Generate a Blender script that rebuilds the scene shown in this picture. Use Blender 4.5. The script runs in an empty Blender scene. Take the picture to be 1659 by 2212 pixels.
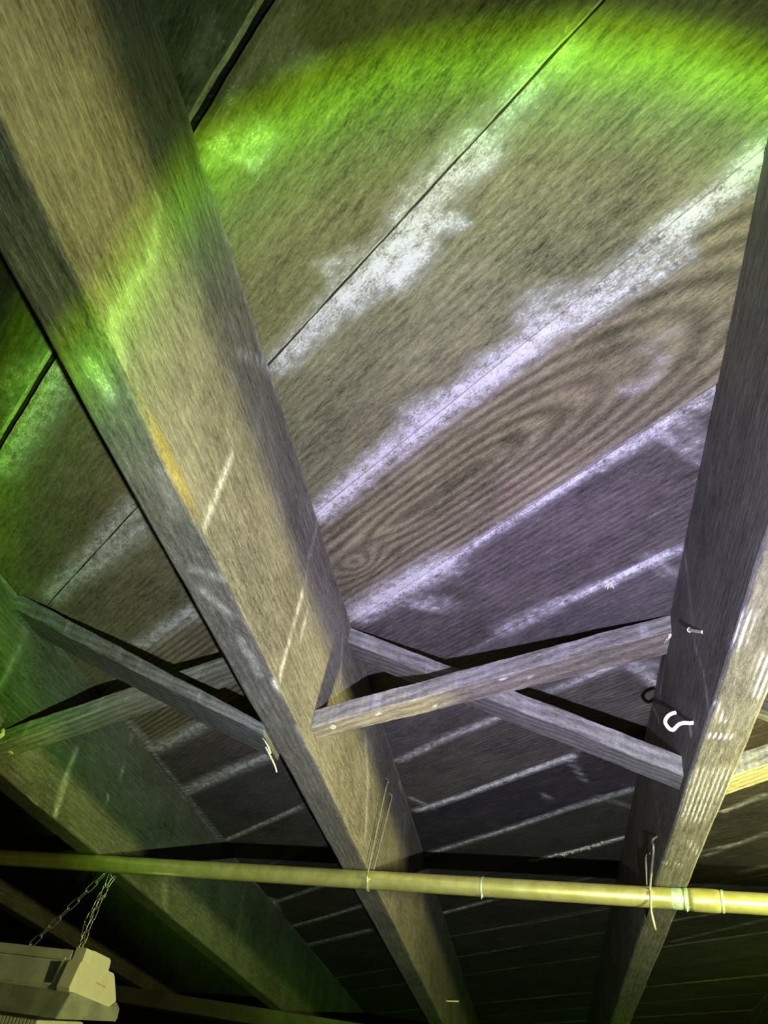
import bpy, math, random
import numpy as np
from mathutils import Vector, Matrix

# ------------------------------------------------------------------ camera, light, exposure
SC = bpy.context.scene
COL = SC.collection
ZC = 1.6                                   # height of the lens above the basement floor
cam_d = bpy.data.cameras.new('camera')
cam = bpy.data.objects.new('camera', cam_d)
COL.objects.link(cam)
SC.camera = cam
cam_d.sensor_fit = 'VERTICAL'
cam_d.sensor_height = 36.0
cam_d.lens = 1697.23 / 2212 * 36.0
cam_d.clip_start = 0.01
cam.matrix_world = Matrix((
    (0.9769033436373198, -0.015175589151563182, 0.21314210912939702, 0),
    (0.14891574448061, -0.667002178167071, -0.7300220512876092, 0),
    (0.15324476577035348, 0.7449011986930119, -0.64933677390835, ZC),
    (0, 0, 0, 1)))

SC.view_settings.view_transform = 'Standard'
SC.view_settings.look = 'None'
SC.view_settings.gamma = 1.0
SC.view_settings.exposure = 0.0
SC.view_settings.use_curve_mapping = False

world = bpy.data.worlds.new('world')
SC.world = world
world.use_nodes = True
world.node_tree.nodes['Background'].inputs[0].default_value = (0.5, 0.7, 0.3, 1)
world.node_tree.nodes['Background'].inputs[1].default_value = 0.004

# hand torch held just below the phone: a lavender-white core with a green chromatic rim
TORCH_P = Vector((0.070, 0.04, ZC - 0.070))
TORCH_AX = Vector((-0.120, 0.675, 0.728)).normalized()
TORCH_W = 44.0
torch_d = bpy.data.lights.new('torch_beam', 'SPOT')
torch = bpy.data.objects.new('torch_beam', torch_d)
COL.objects.link(torch)
torch_d.energy = TORCH_W
torch_d.spot_size = math.radians(150)
torch_d.spot_blend = 0.3
torch_d.shadow_soft_size = 0.003
torch.location = TORCH_P
torch.rotation_euler = TORCH_AX.to_track_quat('-Z', 'Y').to_euler()
torch_d.use_nodes = True
nt = torch_d.node_tree
em = nt.nodes['Emission']
geo = nt.nodes.new('ShaderNodeNewGeometry')
dot = nt.nodes.new('ShaderNodeVectorMath'); dot.operation = 'DOT_PRODUCT'
dot.inputs[1].default_value = TORCH_AX
nt.links.new(geo.outputs['Incoming'], dot.inputs[0])
ab = nt.nodes.new('ShaderNodeMath'); ab.operation = 'ABSOLUTE'
nt.links.new(dot.outputs['Value'], ab.inputs[0])
ac = nt.nodes.new('ShaderNodeMath'); ac.operation = 'ARCCOSINE'
nt.links.new(ab.outputs[0], ac.inputs[0])
deg = nt.nodes.new('ShaderNodeMath'); deg.operation = 'MULTIPLY'
deg.inputs[1].default_value = 180 / math.pi
nt.links.new(ac.outputs[0], deg.inputs[0])
# the reflector throws a slightly egg-shaped beam with more light towards its far end
sg = nt.nodes.new('ShaderNodeMath'); sg.operation = 'SIGN'
nt.links.new(dot.outputs['Value'], sg.inputs[0])
dv = nt.nodes.new('ShaderNodeVectorMath'); dv.operation = 'SCALE'
nt.links.new(geo.outputs['Incoming'], dv.inputs[0])
nt.links.new(sg.outputs[0], dv.inputs['Scale'])
egg = nt.nodes.new('ShaderNodeVectorMath'); egg.operation = 'DOT_PRODUCT'
egg.inputs[1].default_value = (-0.155, 8.960, 17.935)
nt.links.new(dv.outputs[0], egg.inputs[0])
ad = nt.nodes.new('ShaderNodeMath'); ad.operation = 'ADD'
nt.links.new(deg.outputs[0], ad.inputs[0]); nt.links.new(egg.outputs['Value'], ad.inputs[1])
mu = nt.nodes.new('ShaderNodeMath'); mu.operation = 'MULTIPLY_ADD'; mu.use_clamp = True
mu.inputs[1].default_value = 1 / 60.0
mu.inputs[2].default_value = -20.806 / 60.0
nt.links.new(ad.outputs[0], mu.inputs[0])
sep = nt.nodes.new('ShaderNodeSeparateXYZ')
nt.links.new(dv.outputs[0], sep.inputs[0])
hot = nt.nodes.new('ShaderNodeMapRange')
for i_, v_ in zip((1, 2, 3, 4), (0.55, 0.97, 1.0, 2.3)):
    hot.inputs[i_].default_value = v_
nt.links.new(sep.outputs['Y'], hot.inputs[0])
low = nt.nodes.new('ShaderNodeVectorMath'); low.operation = 'DOT_PRODUCT'
low.inputs[1].default_value = (-1.0, 0.0, -1.2)
nt.links.new(dv.outputs[0], low.inputs[0])
cut = nt.nodes.new('ShaderNodeMapRange')
for i_, v_ in zip((1, 2, 3, 4), (0.13, 0.25, 1.0, 0.05)):
    cut.inputs[i_].default_value = v_
nt.links.new(low.outputs['Value'], cut.inputs[0])
hc = nt.nodes.new('ShaderNodeMath'); hc.operation = 'MULTIPLY'
nt.links.new(hot.outputs[0], hc.inputs[0]); nt.links.new(cut.outputs[0], hc.inputs[1])
nt.links.new(hc.outputs[0], em.inputs['Strength'])
ramp = nt.nodes.new('ShaderNodeValToRGB')
nt.links.new(mu.outputs[0], ramp.inputs[0])
TORCH_RAMP = [(0, (.70, .64, 1.03)), (9, (.68, .64, .94)), (17, (.62, .65, .72)), (23, (.55, .63, .48)),
              (26, (.44, .74, .32)), (28.2, (.50, 1.25, .12)), (29.5, (.28, .56, .03)), (30.7, (.09, .13, .05)),
              (38, (.05, .075, .05)), (59, (.006, .008, .006))]
cr = ramp.color_ramp
cr.elements[0].position = 0
cr.elements[0].color = TORCH_RAMP[0][1] + (1,)
cr.elements[1].position = TORCH_RAMP[-1][0] / 60
cr.elements[1].color = TORCH_RAMP[-1][1] + (1,)
for a_, c_ in TORCH_RAMP[1:-1]:
    e_ = cr.elements.new(a_ / 60)
    e_.color = c_ + (1,)
nt.links.new(ramp.outputs[0], em.inputs['Color'])

# yellow-green work lamp hanging between the next two joists, beyond the right edge of the photo
lamp_d = bpy.data.lights.new('work_lamp', 'POINT')
lamp = bpy.data.objects.new('work_lamp', lamp_d)
COL.objects.link(lamp)
lamp.location = (0.47, 0.70, ZC + 0.226)
lamp_d.energy = 30.0
lamp_d.color = (1.0, 0.95, 0.32)
lamp_d.shadow_soft_size = 0.022

# ------------------------------------------------------------------ measures (metres)
HJ = 0.3311          # underside of the joists above the lens
HC = 0.5204          # underside of the subfloor boards above the lens
JT = 0.0375          # joist thickness
JX = {-3: -1.985, -2: -1.56, -1: -1.145, 0: -0.7331, 1: -0.2825, 2: 0.1239, 3: 0.5303, 4: 0.9367}
PHI = -0.7634830979347809
CP, SP = math.cos(PHI), math.sin(PHI)

# water marks, mould and one pale blob, drawn as strokes: surface, radius, strength, points
# 'c' underside of the boards (x, y); 'b' underside of the joists (x, y);
# '0' '1' right side of the first and second joist, '2' left side of the third (y, z)
STROKES = [
    ('c', 0.0144, 0.8, (-0.236, 0.397, -0.19, 0.356, -0.164, 0.332)),
    ('c', 0.018, 0.95, (-0.164, 0.334, -0.128, 0.306, -0.1, 0.278)),
    ('c', 0.0155, 1.0, (-0.124, 0.318, -0.102, 0.296)),
    ('c', 0.0183, 0.8, (-0.106, 0.274, -0.081, 0.248, -0.051, 0.223)),
    ('c', 0.0099, 0.8, (-0.093, 0.278, -0.072, 0.276)),
    ('c', 0.0108, 0.9, (-0.064, 0.24, -0.048, 0.232)),
    ('c', 0.0129, 0.65, (-0.051, 0.223, -0.023, 0.194, 0.004, 0.168)),
    ('c', 0.0098, 0.6, (-0.175, 0.307, -0.152, 0.3)),
    ('c', 0.0161, 0.9, (-0.241, 0.591, -0.175, 0.521, -0.109, 0.46)),
    ('c', 0.0162, 0.9, (-0.122, 0.457, -0.095, 0.442)),
    ('c', 0.016, 0.95, (-0.109, 0.46, -0.046, 0.405, -0.002, 0.364)),
    ('c', 0.0141, 0.6, (-0.027, 0.376, -0.019, 0.347, 0.003, 0.34)),
    ('c', 0.0128, 0.8, (-0.061, 0.403, -0.027, 0.39)),
    ('c', 0.0141, 0.7, (-0.002, 0.364, 0.04, 0.327, 0.074, 0.293)),
    ('c', 0.0101, 0.8, (0.012, 0.365, 0.062, 0.328, 0.085, 0.309)),
    ('c', 0.0127, 0.9, (0.074, 0.293, 0.103, 0.269, 0.123, 0.242)),
    ('c', 0.0086, 1.0, (-0.078, 0.424, -0.066, 0.422)),
    ('c', 0.0223, 0.95, (-0.234, 0.775, -0.175, 0.72, -0.117, 0.67)),
    ('c', 0.0214, 0.45, (-0.166, 0.733, -0.124, 0.748)),
    ('c', 0.0097, 0.8, (-0.157, 0.75, -0.133, 0.756)),
    ('c', 0.0078, 0.8, (-0.117, 0.67, -0.031, 0.585, 0.04, 0.517)),
    ('c', 0.0102, 0.75, (0.04, 0.517, 0.09, 0.47, 0.124, 0.438)),
    ('c', 0.0064, 0.8, (0.088, 0.478, 0.106, 0.495, 0.122, 0.511)),
    ('c', 0.0133, 0.45, (0.106, 0.473, 0.12, 0.492)),
    ('c', 0.0139, 0.6, (-0.062, 0.796, 0.002, 0.739)),
    ('c', 0.0068, 0.85, (0.002, 0.739, 0.054, 0.693, 0.121, 0.636)),
    ('c', 0.0122, 0.45, (0.092, 0.652, 0.117, 0.674)),
    ('c', 0.0069, 1.0, (0.052, 0.695, 0.061, 0.694)),
    ('c', 0.0085, 0.7, (-0.002, 0.931, 0.076, 0.855, 0.123, 0.816)),
    ('c', 0.0123, 0.7, (0.089, 0.848, 0.126, 0.898)),
    ('c', 0.0133, 0.45, (0.073, 0.849, 0.124, 0.854)),
    ('c', 0.0096, 0.75, (-0.239, 1.183, -0.148, 1.082, -0.068, 1.007)),
    ('c', 0.0065, 0.8, (-0.239, 1.33, -0.202, 1.368)),
    ('c', 0.0075, 0.9, (-0.233, 1.384, -0.144, 1.299, -0.043, 1.19, 0.032, 1.114)),
    ('c', 0.0056, 0.6, (0.026, 1.125, 0.051, 1.201)),
    ('c', 0.008, 0.8, (-0.248, 1.616, -0.072, 1.425, 0.03, 1.306, 0.123, 1.209)),
    ('c', 0.0088, 0.45, (0.071, 1.249, 0.129, 1.282)),
    ('c', 0.0075, 0.9, (-0.033, 1.58, 0.058, 1.49, 0.127, 1.409)),
    ('c', 0.0074, 0.7, (-0.247, 2.013, -0.126, 1.862)),
    ('c', 0.0064, 0.45, (-0.248, 2.215, -0.037, 2.001, 0.116, 1.83)),
    ('c', 0.0075, 0.7, (-0.011, 1.259, -0.004, 1.276)),
    ('c', 0.0074, 0.55, (0.054, 0.432, 0.075, 0.421, 0.081, 0.398)),
    ('c', 0.0057, 0.42, (0.058, 0.393, 0.09, 0.373)),
    ('c', 0.0158, 0.6, (-0.239, 0.213, -0.219, 0.206, -0.2, 0.207)),
    ('c', 0.007, 0.9, (-0.213, 0.219, -0.209, 0.222)),
    ('c', 0.0131, 0.4, (-0.211, 0.179, -0.186, 0.157, -0.162, 0.136)),
    ('c', 0.0116, 0.5, (-0.173, 0.166, -0.156, 0.162)),
    ('c', 0.0116, 0.4, (-0.228, 0.161, -0.208, 0.139)),
    ('c', 0.0189, 0.8, (-0.648, 0.766, -0.543, 0.672, -0.443, 0.579)),
    ('c', 0.0188, 0.75, (-0.585, 0.72, -0.459, 0.618)),
    ('c', 0.016, 0.8, (-0.558, 0.873, -0.494, 0.816, -0.432, 0.77)),
    ('c', 0.0231, 0.75, (-0.584, 0.523, -0.514, 0.458, -0.447, 0.396)),
    ('c', 0.0197, 0.5, (-0.525, 0.422, -0.485, 0.395)),
    ('c', 0.0187, 0.8, (-0.677, 1.22, -0.558, 1.115)),
    ('c', 0.0165, 0.85, (-0.685, 1.401, -0.553, 1.28, -0.438, 1.186)),
    ('c', 0.011, 0.7, (-0.683, 1.118, -0.682, 1.221)),
    ('c', 0.0055, 0.8, (-0.69, 1.241, -0.692, 1.66)),
    ('c', 0.0075, 0.75, (-0.691, 1.668, -0.576, 1.549, -0.459, 1.425)),
    ('c', 0.0091, 0.7, (-0.695, 2.105, -0.529, 1.914)),
    ('c', 0.012, 0.8, (-0.69, 2.065, -0.698, 2.167)),
    ('c', 0.0096, 0.75, (-0.698, 2.327, -0.56, 2.17, -0.441, 2.023)),
    ('c', 0.0117, 0.6, (-0.701, 2.528, -0.561, 2.37, -0.462, 2.255)),
    ('c', 0.0069, 0.6, (0.258, 1.268, 0.307, 1.187)),
    ('c', 0.0061, 0.5, (0.258, 1.463, 0.335, 1.334)),
    ('c', 0.0096, 0.4, (0.328, 1.524, 0.363, 1.476)),
    ('c', 0.0068, 0.4, (0.266, 2.01, 0.419, 1.766)),
    ('1', 0.0048, 0.85, (0.396, 0.408, 0.396, 0.371, 0.395, 0.336)),
    ('1', 0.0048, 0.5, (0.603, 0.516, 0.604, 0.476, 0.614, 0.449)),
    ('1', 0.0035, 0.9, (0.613, 0.439, 0.616, 0.389, 0.612, 0.339)),
    ('1', 0.0028, 0.7, (0.637, 0.442, 0.641, 0.4)),
    ('1', 0.0055, 0.6, (0.775, 0.487, 0.802, 0.446)),
    ('1', 0.0047, 0.8, (0.221, 0.531, 0.248, 0.531)),
    ('1', 0.0065, 0.8, (0.393, 0.518, 0.42, 0.524)),
    ('1', 0.0053, 0.6, (0.352, 0.48, 0.391, 0.513)),
    ('1', 0.0088, 0.6, (0.974, 0.454, 1.024, 0.424, 1.066, 0.364)),
    ('1', 0.0048, 0.6, (1.329, 0.507, 1.369, 0.451)),
    ('1', 0.0039, 0.8, (1.238, 0.509, 1.343, 0.523)),
    ('1', 0.0079, 0.5, (0.229, 0.341, 0.25, 0.336)),
    ('1', 0.0083, 0.4, (0.204, 0.443, 0.229, 0.409, 0.229, 0.341)),
    ('2', 0.0069, 0.5, (0.63, 0.51, 0.632, 0.461, 0.636, 0.414)),
    ('2', 0.0031, 0.6, (0.636, 0.414, 0.611, 0.366, 0.615, 0.334)),
    ('2', 0.0064, 0.55, (0.794, 0.502, 0.872, 0.493)),
    ('2', 0.0047, 0.2, (0.473, 0.429, 0.474, 0.352)),
    ('2', 0.0044, 0.25, (0.491, 0.497, 0.471, 0.432)),
    ('2', 0.0047, 1.3, (0.703, 0.365, 0.697, 0.356)),  # small pale blob beside the cup hook
    ('2', 0.0046, 0.6, (0.976, 0.551, 0.891, 0.467)),
    ('2', 0.0028, 0.55, (0.983, 0.434, 0.962, 0.364, 0.998, 0.334)),
    ('2', 0.0026, 0.4, (1.146, 0.504, 1.152, 0.439)),
    ('2', 0.0035, 0.9, (1.706, 0.409, 1.741, 0.394)),
    ('0', 0.0086, 0.5, (0.807, 0.503, 0.813, 0.456, 0.818, 0.411)),
    ('0', 0.0081, 0.75, (1.028, 0.428, 1.034, 0.38, 1.043, 0.336)),
    ('0', 0.003, 0.6, (1.161, 0.524, 1.179, 0.435, 1.182, 0.339)),
    ('0', 0.0052, 1.0, (1.165, 0.41, 1.164, 0.407)),
    ('0', 0.0042, 0.3, (0.826, 0.571, 1.045, 0.547)),
    ('0', 0.0071, 0.3, (1.424, 0.511, 1.438, 0.428)),
    ('0', 0.0064, 0.4, (1.875, 0.495, 1.913, 0.377)),
    ('0', 0.0154, 0.4, (1.458, 0.368, 1.494, 0.338)),
    ('b', 0.0077, 0.75, (0.127, 0.472, 0.127, 0.507)),
    ('b', 0.0076, 0.8, (0.15, 0.523, 0.155, 0.576)),
    ('b', 0.0045, 0.7, (0.126, 0.594, 0.136, 0.624)),
    ('b', 0.0019, 1.1, (0.127, 0.65, 0.147, 0.649)),
    ('b', 0.0141, 0.6, (0.15, 0.717, 0.141, 0.828)),
    ('b', 0.0115, 0.55, (0.133, 0.721, 0.129, 0.822)),
    ('b', 0.0053, 0.8, (0.124, 0.966, 0.145, 0.967)),
    ('b', 0.005, 0.6, (0.145, 0.894, 0.16, 0.932)),
    ('b', 0.0063, 0.5, (-0.266, 0.441, -0.247, 0.451)),
    ('b', 0.0051, 0.55, (-0.27, 0.465, -0.255, 0.501)),
    ('b', 0.0056, 0.5, (-0.257, 0.536, -0.257, 0.596)),
    ('b', 0.0038, 0.9, (-0.246, 0.603, -0.246, 0.619)),
    ('b', 0.0065, 0.4, (-0.246, 0.692, -0.243, 0.743)),
    ('b', 0.0034, 0.25, (-0.255, 0.159, -0.263, 0.221)),
    ('b', 0.0071, 0.5, (-0.262, 0.249, -0.261, 0.274)),
    ('b', 0.0063, 0.35, (-0.254, 0.332, -0.259, 0.382)),
    ('b', 0.0038, 0.6, (-0.694, 0.964, -0.697, 0.997)),
]
TUFT_A = [(0.0555, 0.6948, 0.006, 0.0016), (0.0586, 0.6913, 0.004, 0.0013), (0.0599, 0.6978, 0.004, 0.0012)]
TUFT_B = [(-0.0219, 1.5739, 0.0022, 0.0013), (-0.0225, 1.5728, 0.0049, 0.0013), (-0.016, 1.5577, 0.0044, 0.0013), (-0.0126, 1.5583, 0.0026, 0.0013), (-0.0099, 1.5525, 0.0049, 0.0013), (-0.0036, 1.5541, 0.0042, 0.0013), (-0.0026, 1.5429, 0.0021, 0.0013), (-0.001, 1.5441, 0.0033, 0.0013), (0.0042, 1.5448, 0.0041, 0.0013), (0.0085, 1.5304, 0.0021, 0.0013), (0.0109, 1.5264, 0.004, 0.0013), (0.0176, 1.5271, 0.0027, 0.0013), (0.0207, 1.5257, 0.0049, 0.0013), (0.0242, 1.5214, 0.0052, 0.0013), (0.0252, 1.5236, 0.0058, 0.0013), (0.0277, 1.5175, 0.0049, 0.0013), (0.0324, 1.5092, 0.004, 0.0013), (0.0378, 1.5029, 0.0053, 0.0013), (0.0388, 1.5074, 0.0056, 0.0013), (0.0425, 1.4988, 0.0057, 0.0013), (0.047, 1.4928, 0.0029, 0.0013), (0.0487, 1.4941, 0.0027, 0.0013), (0.0544, 1.4818, 0.0056, 0.0013), (0.0554, 1.4906, 0.0048, 0.0013), (0.0593, 1.48, 0.0046, 0.0013), (0.0628, 1.4733, 0.0028, 0.0013), (0.0661, 1.4787, 0.0045, 0.0013), (0.0674, 1.4757, 0.0049, 0.0013), (0.0738, 1.4598, 0.005, 0.0013), (0.0737, 1.4665, 0.0031, 0.0013), (0.0778, 1.4653, 0.0024, 0.0013), (0.0822, 1.4602, 0.003, 0.0013), (0.0841, 1.4586, 0.0037, 0.0013), (0.0888, 1.4416, 0.0034, 0.0013)]

def polyline_mask(kind, A, B, seed=0):
    """strength of the strokes of one kind at the points (A, B)"""
    m = np.zeros(A.shape)
    for k, r, stg, p in STROKES:
        if k != kind:
            continue
        pts = np.array(p).reshape(-1, 2)
        r = r * 1.35
        bb = (A > pts[:, 0].min() - 2 * r) & (A < pts[:, 0].max() + 2 * r) & (B > pts[:, 1].min() - 2 * r) & (B < pts[:, 1].max() + 2 * r)
        if not bb.any():
            continue
        a, b = A[bb], B[bb]
        d = np.full(a.shape, 9.0)
        for i in range(len(pts) - 1):
            v = pts[i + 1] - pts[i]
            L2 = max(v @ v, 1e-9)
            t = np.clip(((a - pts[i, 0]) * v[0] + (b - pts[i, 1]) * v[1]) / L2, 0, 1)
            d = np.minimum(d, np.hypot(a - pts[i, 0] - t * v[0], b - pts[i, 1] - t * v[1]))
        w = stg * np.clip(1.15 - d / r, 0, 1)
        m[bb] = np.maximum(m[bb], w)
    return m


def wob(x, seed, scale=1.0):
    """smooth one-dimensional noise"""
    rs = np.random.RandomState(seed)
    o = np.zeros(np.shape(x))
    for f in (3.1, 7.3, 17.9, 41.0):
        o = o + np.sin(np.asarray(x) * f * scale + rs.rand() * 6.28) / f ** 0.5
    return o


# ------------------------------------------------------------------ materials
def nodes_of(m):
    m.use_nodes = True
    return m.node_tree, m.node_tree.nodes['Principled BSDF']


class NT:
    def __init__(self, nt):
        self.nt = nt

    def n(self, t, **kw):
        o = self.nt.nodes.new(t)
        for k, v in kw.items():
            setattr(o, k, v)
        return o

    def l(self, a, b):
        self.nt.links.new(a, b)

    def math(self, op, a, b=None, clamp=False):
        o = self.n('ShaderNodeMath', operation=op, use_clamp=clamp)
        for i, v in enumerate((a, b)):
            if v is None:
                continue
            if isinstance(v, (int, float)):
                o.inputs[i].default_value = v
            else:
                self.l(v, o.inputs[i])
        return o.outputs[0]

    def noise(self, vec, scale3, scale=1.0, detail=3, rough=.6, off=0.0, dist=0.0):
        mp = self.n('ShaderNodeMapping')
        mp.inputs['Scale'].default_value = scale3
        mp.inputs['Location'].default_value = (off, off * .7, off * 1.3)
        self.l(vec, mp.inputs['Vector'])
        o = self.n('ShaderNodeTexNoise')
        o.inputs['Scale'].default_value = scale
        o.inputs['Detail'].default_value = detail
        o.inputs['Roughness'].default_value = rough
        o.inputs['Distortion'].default_value = dist
        self.l(mp.outputs[0], o.inputs['Vector'])
        return o.outputs[0]

    def rng(self, v, a, b, c=0.0, d=1.0, smooth=True):
        o = self.n('ShaderNodeMapRange')
        o.interpolation_type = 'SMOOTHSTEP' if smooth else 'LINEAR'
        for i, x in zip((1, 2, 3, 4), (a, b, c, d)):
            o.inputs[i].default_value = x
        self.l(v, o.inputs[0])
        return o.outputs[0]

    def mixc(self, fac, a, b, blend='MIX'):
        o = self.n('ShaderNodeMix', data_type='RGBA', blend_type=blend)
        for i, v in ((0, fac), (6, a), (7, b)):
            if isinstance(v, (int, float)):
                o.inputs[i].default_value = v
            elif isinstance(v, tuple):
                o.inputs[i].default_value = v + (1,) if len(v) == 3 else v
            else:
                self.l(v, o.inputs[i])
        return o.outputs[2]


def wood(name, mould=(.70, .69, .71), fleck=.35, gain=1.0, bump=.5, ring_freq=150.0):
    m = bpy.data.materials.new(name)
    nt, bs = nodes_of(m)
    N = NT(nt)
    gc = N.n('ShaderNodeAttribute', attribute_name='gc').outputs['Vector']
    dat = N.n('ShaderNodeSeparateColor')
    N.l(N.n('ShaderNodeAttribute', attribute_name='dat').outputs['Color'], dat.inputs[0])
    tint = N.n('ShaderNodeAttribute', attribute_name='tint').outputs['Color']
    fine = N.noise(gc, (150, 620, 620), detail=4, rough=.7)
    fib = N.noise(gc, (34, 210, 210), detail=4, rough=.65, off=3.1, dist=.3)
    med = N.noise(gc, (3.2, 46, 46), detail=3, off=7.7, dist=.4)
    blotch = N.noise(gc, (9, 16, 16), detail=5, rough=.6, off=1.3)
    speck = N.noise(gc, (420, 700, 700), detail=2, rough=.7, off=5.5)
    cloud = N.noise(gc, (70, 110, 110), detail=5, rough=.7, off=9.2)
    # growth rings
    rg = N.math('MULTIPLY', dat.outputs[1], ring_freq * 6.2832)
    rg = N.math('ADD', rg, N.math('MULTIPLY', med, 3.6))
    ring = N.math('MULTIPLY', N.math('ADD', N.math('SINE', rg), 1.0), 0.5)
    ringv = N.math('ADD', N.math('MULTIPLY', N.math('SUBTRACT', ring, .5), dat.outputs[2]), 1.0)
    v = N.math('ADD', N.rng(fib, .3, .72, .62, 1.28, False), N.rng(blotch, .3, .7, -.28, .28, False))
    v = N.math('ADD', v, N.rng(fine, .3, .7, -.34, .40, False))
    v = N.math('ADD', v, N.rng(speck, .35, .7, -.14, .16, False))
    v = N.math('MULTIPLY', N.math('MAXIMUM', v, .12), ringv)
    v = N.math('MULTIPLY', v, gain)
    vc = N.n('ShaderNodeCombineColor')
    for i in range(3):
        N.l(v, vc.inputs[i])
    base = N.mixc(1.0, tint, vc.outputs[0], 'MULTIPLY')
    # pale dust flecks caught in the fibres
    fl = N.math('MULTIPLY', N.rng(fib, .56, .74), N.rng(speck, .42, .7))
    fl = N.math('MULTIPLY', fl, fleck)
    base = N.mixc(fl, base, (.42, .40, .36))
    # mould
    mm = N.math('ADD', dat.outputs[0], N.rng(cloud, .2, .8, -.46, .46, False))
    mm = N.math('ADD', mm, N.rng(speck, .2, .8, -.3, .3, False))
    mm = N.math('ADD', mm, N.rng(fine, .2, .8, -.22, .22, False))
    ma = N.math('MULTIPLY', N.rng(mm, .30, 1.12), N.rng(dat.outputs[0], .02, .3))
    halo = N.math('MULTIPLY', N.rng(dat.outputs[0], .05, .75), N.rng(cloud, .3, .65, .10, .42))
    ma = N.math('MAXIMUM', N.math('MULTIPLY', ma, .92), halo)
    col = N.mixc(ma, base, mould)
    N.l(col, bs.inputs['Base Color'])
    bs.inputs['Roughness'].default_value = .82
    bs.inputs['Specular IOR Level'].default_value = .25
    hgt = N.math('ADD', N.math('MULTIPLY', fib, 1.0), N.math('MULTIPLY', fine, .7))
    hgt = N.math('ADD', hgt, N.math('MULTIPLY', ma, .6))
    hgt = N.math('ADD', hgt, N.math('MULTIPLY', N.math('MULTIPLY', ring, dat.outputs[2]), .4))
    bp = N.n('ShaderNodeBump')
    bp.inputs['Strength'].default_value = bump
    bp.inputs['Distance'].default_value = .0012
    N.l(hgt, bp.inputs['Height'])
    N.l(bp.outputs[0], bs.inputs['Normal'])
    return m


def plain(name, col, rough=.5, metal=0.0, var=0.0, scale=60.0, spec=.5, col2=None, lo=.4, hi=.62):
    m = bpy.data.materials.new(name)
    nt, bs = nodes_of(m)
    N = NT(nt)
    bs.inputs['Roughness'].default_value = rough
    bs.inputs['Metallic'].default_value = metal
    bs.inputs['Specular IOR Level'].default_value = spec
    tc = N.n('ShaderNodeTexCoord').outputs['Object']
    nz = N.noise(tc, (scale,) * 3, detail=5, rough=.65)
    c2 = col2 or tuple(c * (1 - var) for c in col)
    N.l(N.mixc(N.rng(nz, lo, hi), col, c2), bs.inputs['Base Color'])
    bp = N.n('ShaderNodeBump')
    bp.inputs['Strength'].default_value = .15
    bp.inputs['Distance'].default_value = .0006
    N.l(nz, bp.inputs['Height'])
    N.l(bp.outputs[0], bs.inputs['Normal'])
    return m


M_CEIL = wood('subfloor_wood', fleck=.28, bump=.6)
M_JOIST = wood('joist_wood', fleck=.5, bump=.55)
M_STRUT = wood('strut_wood', fleck=.22, bump=.4, ring_freq=120)
M_COPPER = plain('tarnished_copper', (.80, .78, .30), .30, .72, scale=45, col2=(.66, .64, .20))
M_VERD = plain('verdigris_solder', (.45, .62, .42), .5, .4, .3, 160)
M_STEEL = plain('dull_wire', (.46, .45, .36), .5, .55, .35, 200)
M_ZINC = plain('zinc_chain', (.62, .64, .55), .35, .7, .3, 200)
M_WHITE = plain('white_vinyl', (.9, .9, .92), .35, 0, .05, 200)
M_HOUSE = plain('painted_housing', (.80, .86, .80), .45, 0, .25, 22, col2=(.62, .68, .60))
M_SKIRT = plain('dusty_skirt', (.42, .46, .40), .5, 0, .3, 30)
M_CAP = plain('ivory_end_cap', (.96, .97, .88), .45, 0, .06, 90)
M_DARK = plain('dark_slot', (.06, .07, .05), .7, 0, .2, 90)
M_LENS = plain('ribbed_diffuser', (.85, .9, .75), .3, 0, .1, 60)
M_INK = plain('orange_print', (.75, .42, .10), .6, 0, .1, 200)
M_SPLINT = plain('pale_splinter', (.72, .69, .5), .8, 0, .3, 300)
M_FLOOR = plain('basement_concrete', (.10, .10, .095), .9, 0, .4, 6)


# ------------------------------------------------------------------ objects
def link(o, parent=None):
    COL.objects.link(o)
    if parent is not None:
        o.parent = parent
    return o


def tag(o, label=None, cat=None, group=None, kind=None):
    if label: o['label'] = label
    if cat: o['category'] = cat
    if group: o['group'] = group
    if kind: o['kind'] = kind
    return o


def thing(name, loc, label, cat, group=None):
    o = bpy.data.objects.new(name, None)
    o.empty_display_size = .02
    o.location = (loc[0], loc[1], loc[2] + ZC)
    link(o)
    return tag(o, label, cat, group)


def mesh_obj(name, V, F, mat, loc=(0, 0, 0), parent=None, attrs=None, smooth=False):
    """V in scene metres relative to the lens; the object's origin goes to loc (or its parent's)"""
    V = np.asarray(V, float)
    L = np.array(loc, float)
    me = bpy.data.meshes.new(name)
    me.from_pydata((V - L).tolist(), [], [tuple(int(i) for i in f) for f in F])
    me.materials.append(mat)
    if attrs:
        for k, (typ, arr) in attrs.items():
            a = me.attributes.new(k, typ, 'POINT')
            arr = np.asarray(arr, np.float32)
            a.data.foreach_set('vector' if typ == 'FLOAT_VECTOR' else 'color', arr.ravel())
    me.update()
    if smooth:
        me.polygons.foreach_set('use_smooth', [True] * len(me.polygons))
    o = bpy.data.objects.new(name, me)
    if parent is None:
        o.location = (loc[0], loc[1], loc[2] + ZC)
    link(o, parent)
    return o


def grid_faces(nu, nv, off=0, wrap=False, flip=False):
    F = []
    for i in range(nu - 1):
        for j in range(nv if wrap else nv - 1):
            j2 = (j + 1) % nv
            f = (off + i * nv + j, off + i * nv + j2, off + (i + 1) * nv + j2, off + (i + 1) * nv + j)
            F.append(f[::-1] if flip else f)
    return F


def rgba(r, g, b):
    r = np.asarray(r, float)
    return np.stack([r, np.broadcast_to(g, r.shape), np.broadcast_to(b, r.shape), np.ones(r.shape)], -1)


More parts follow.
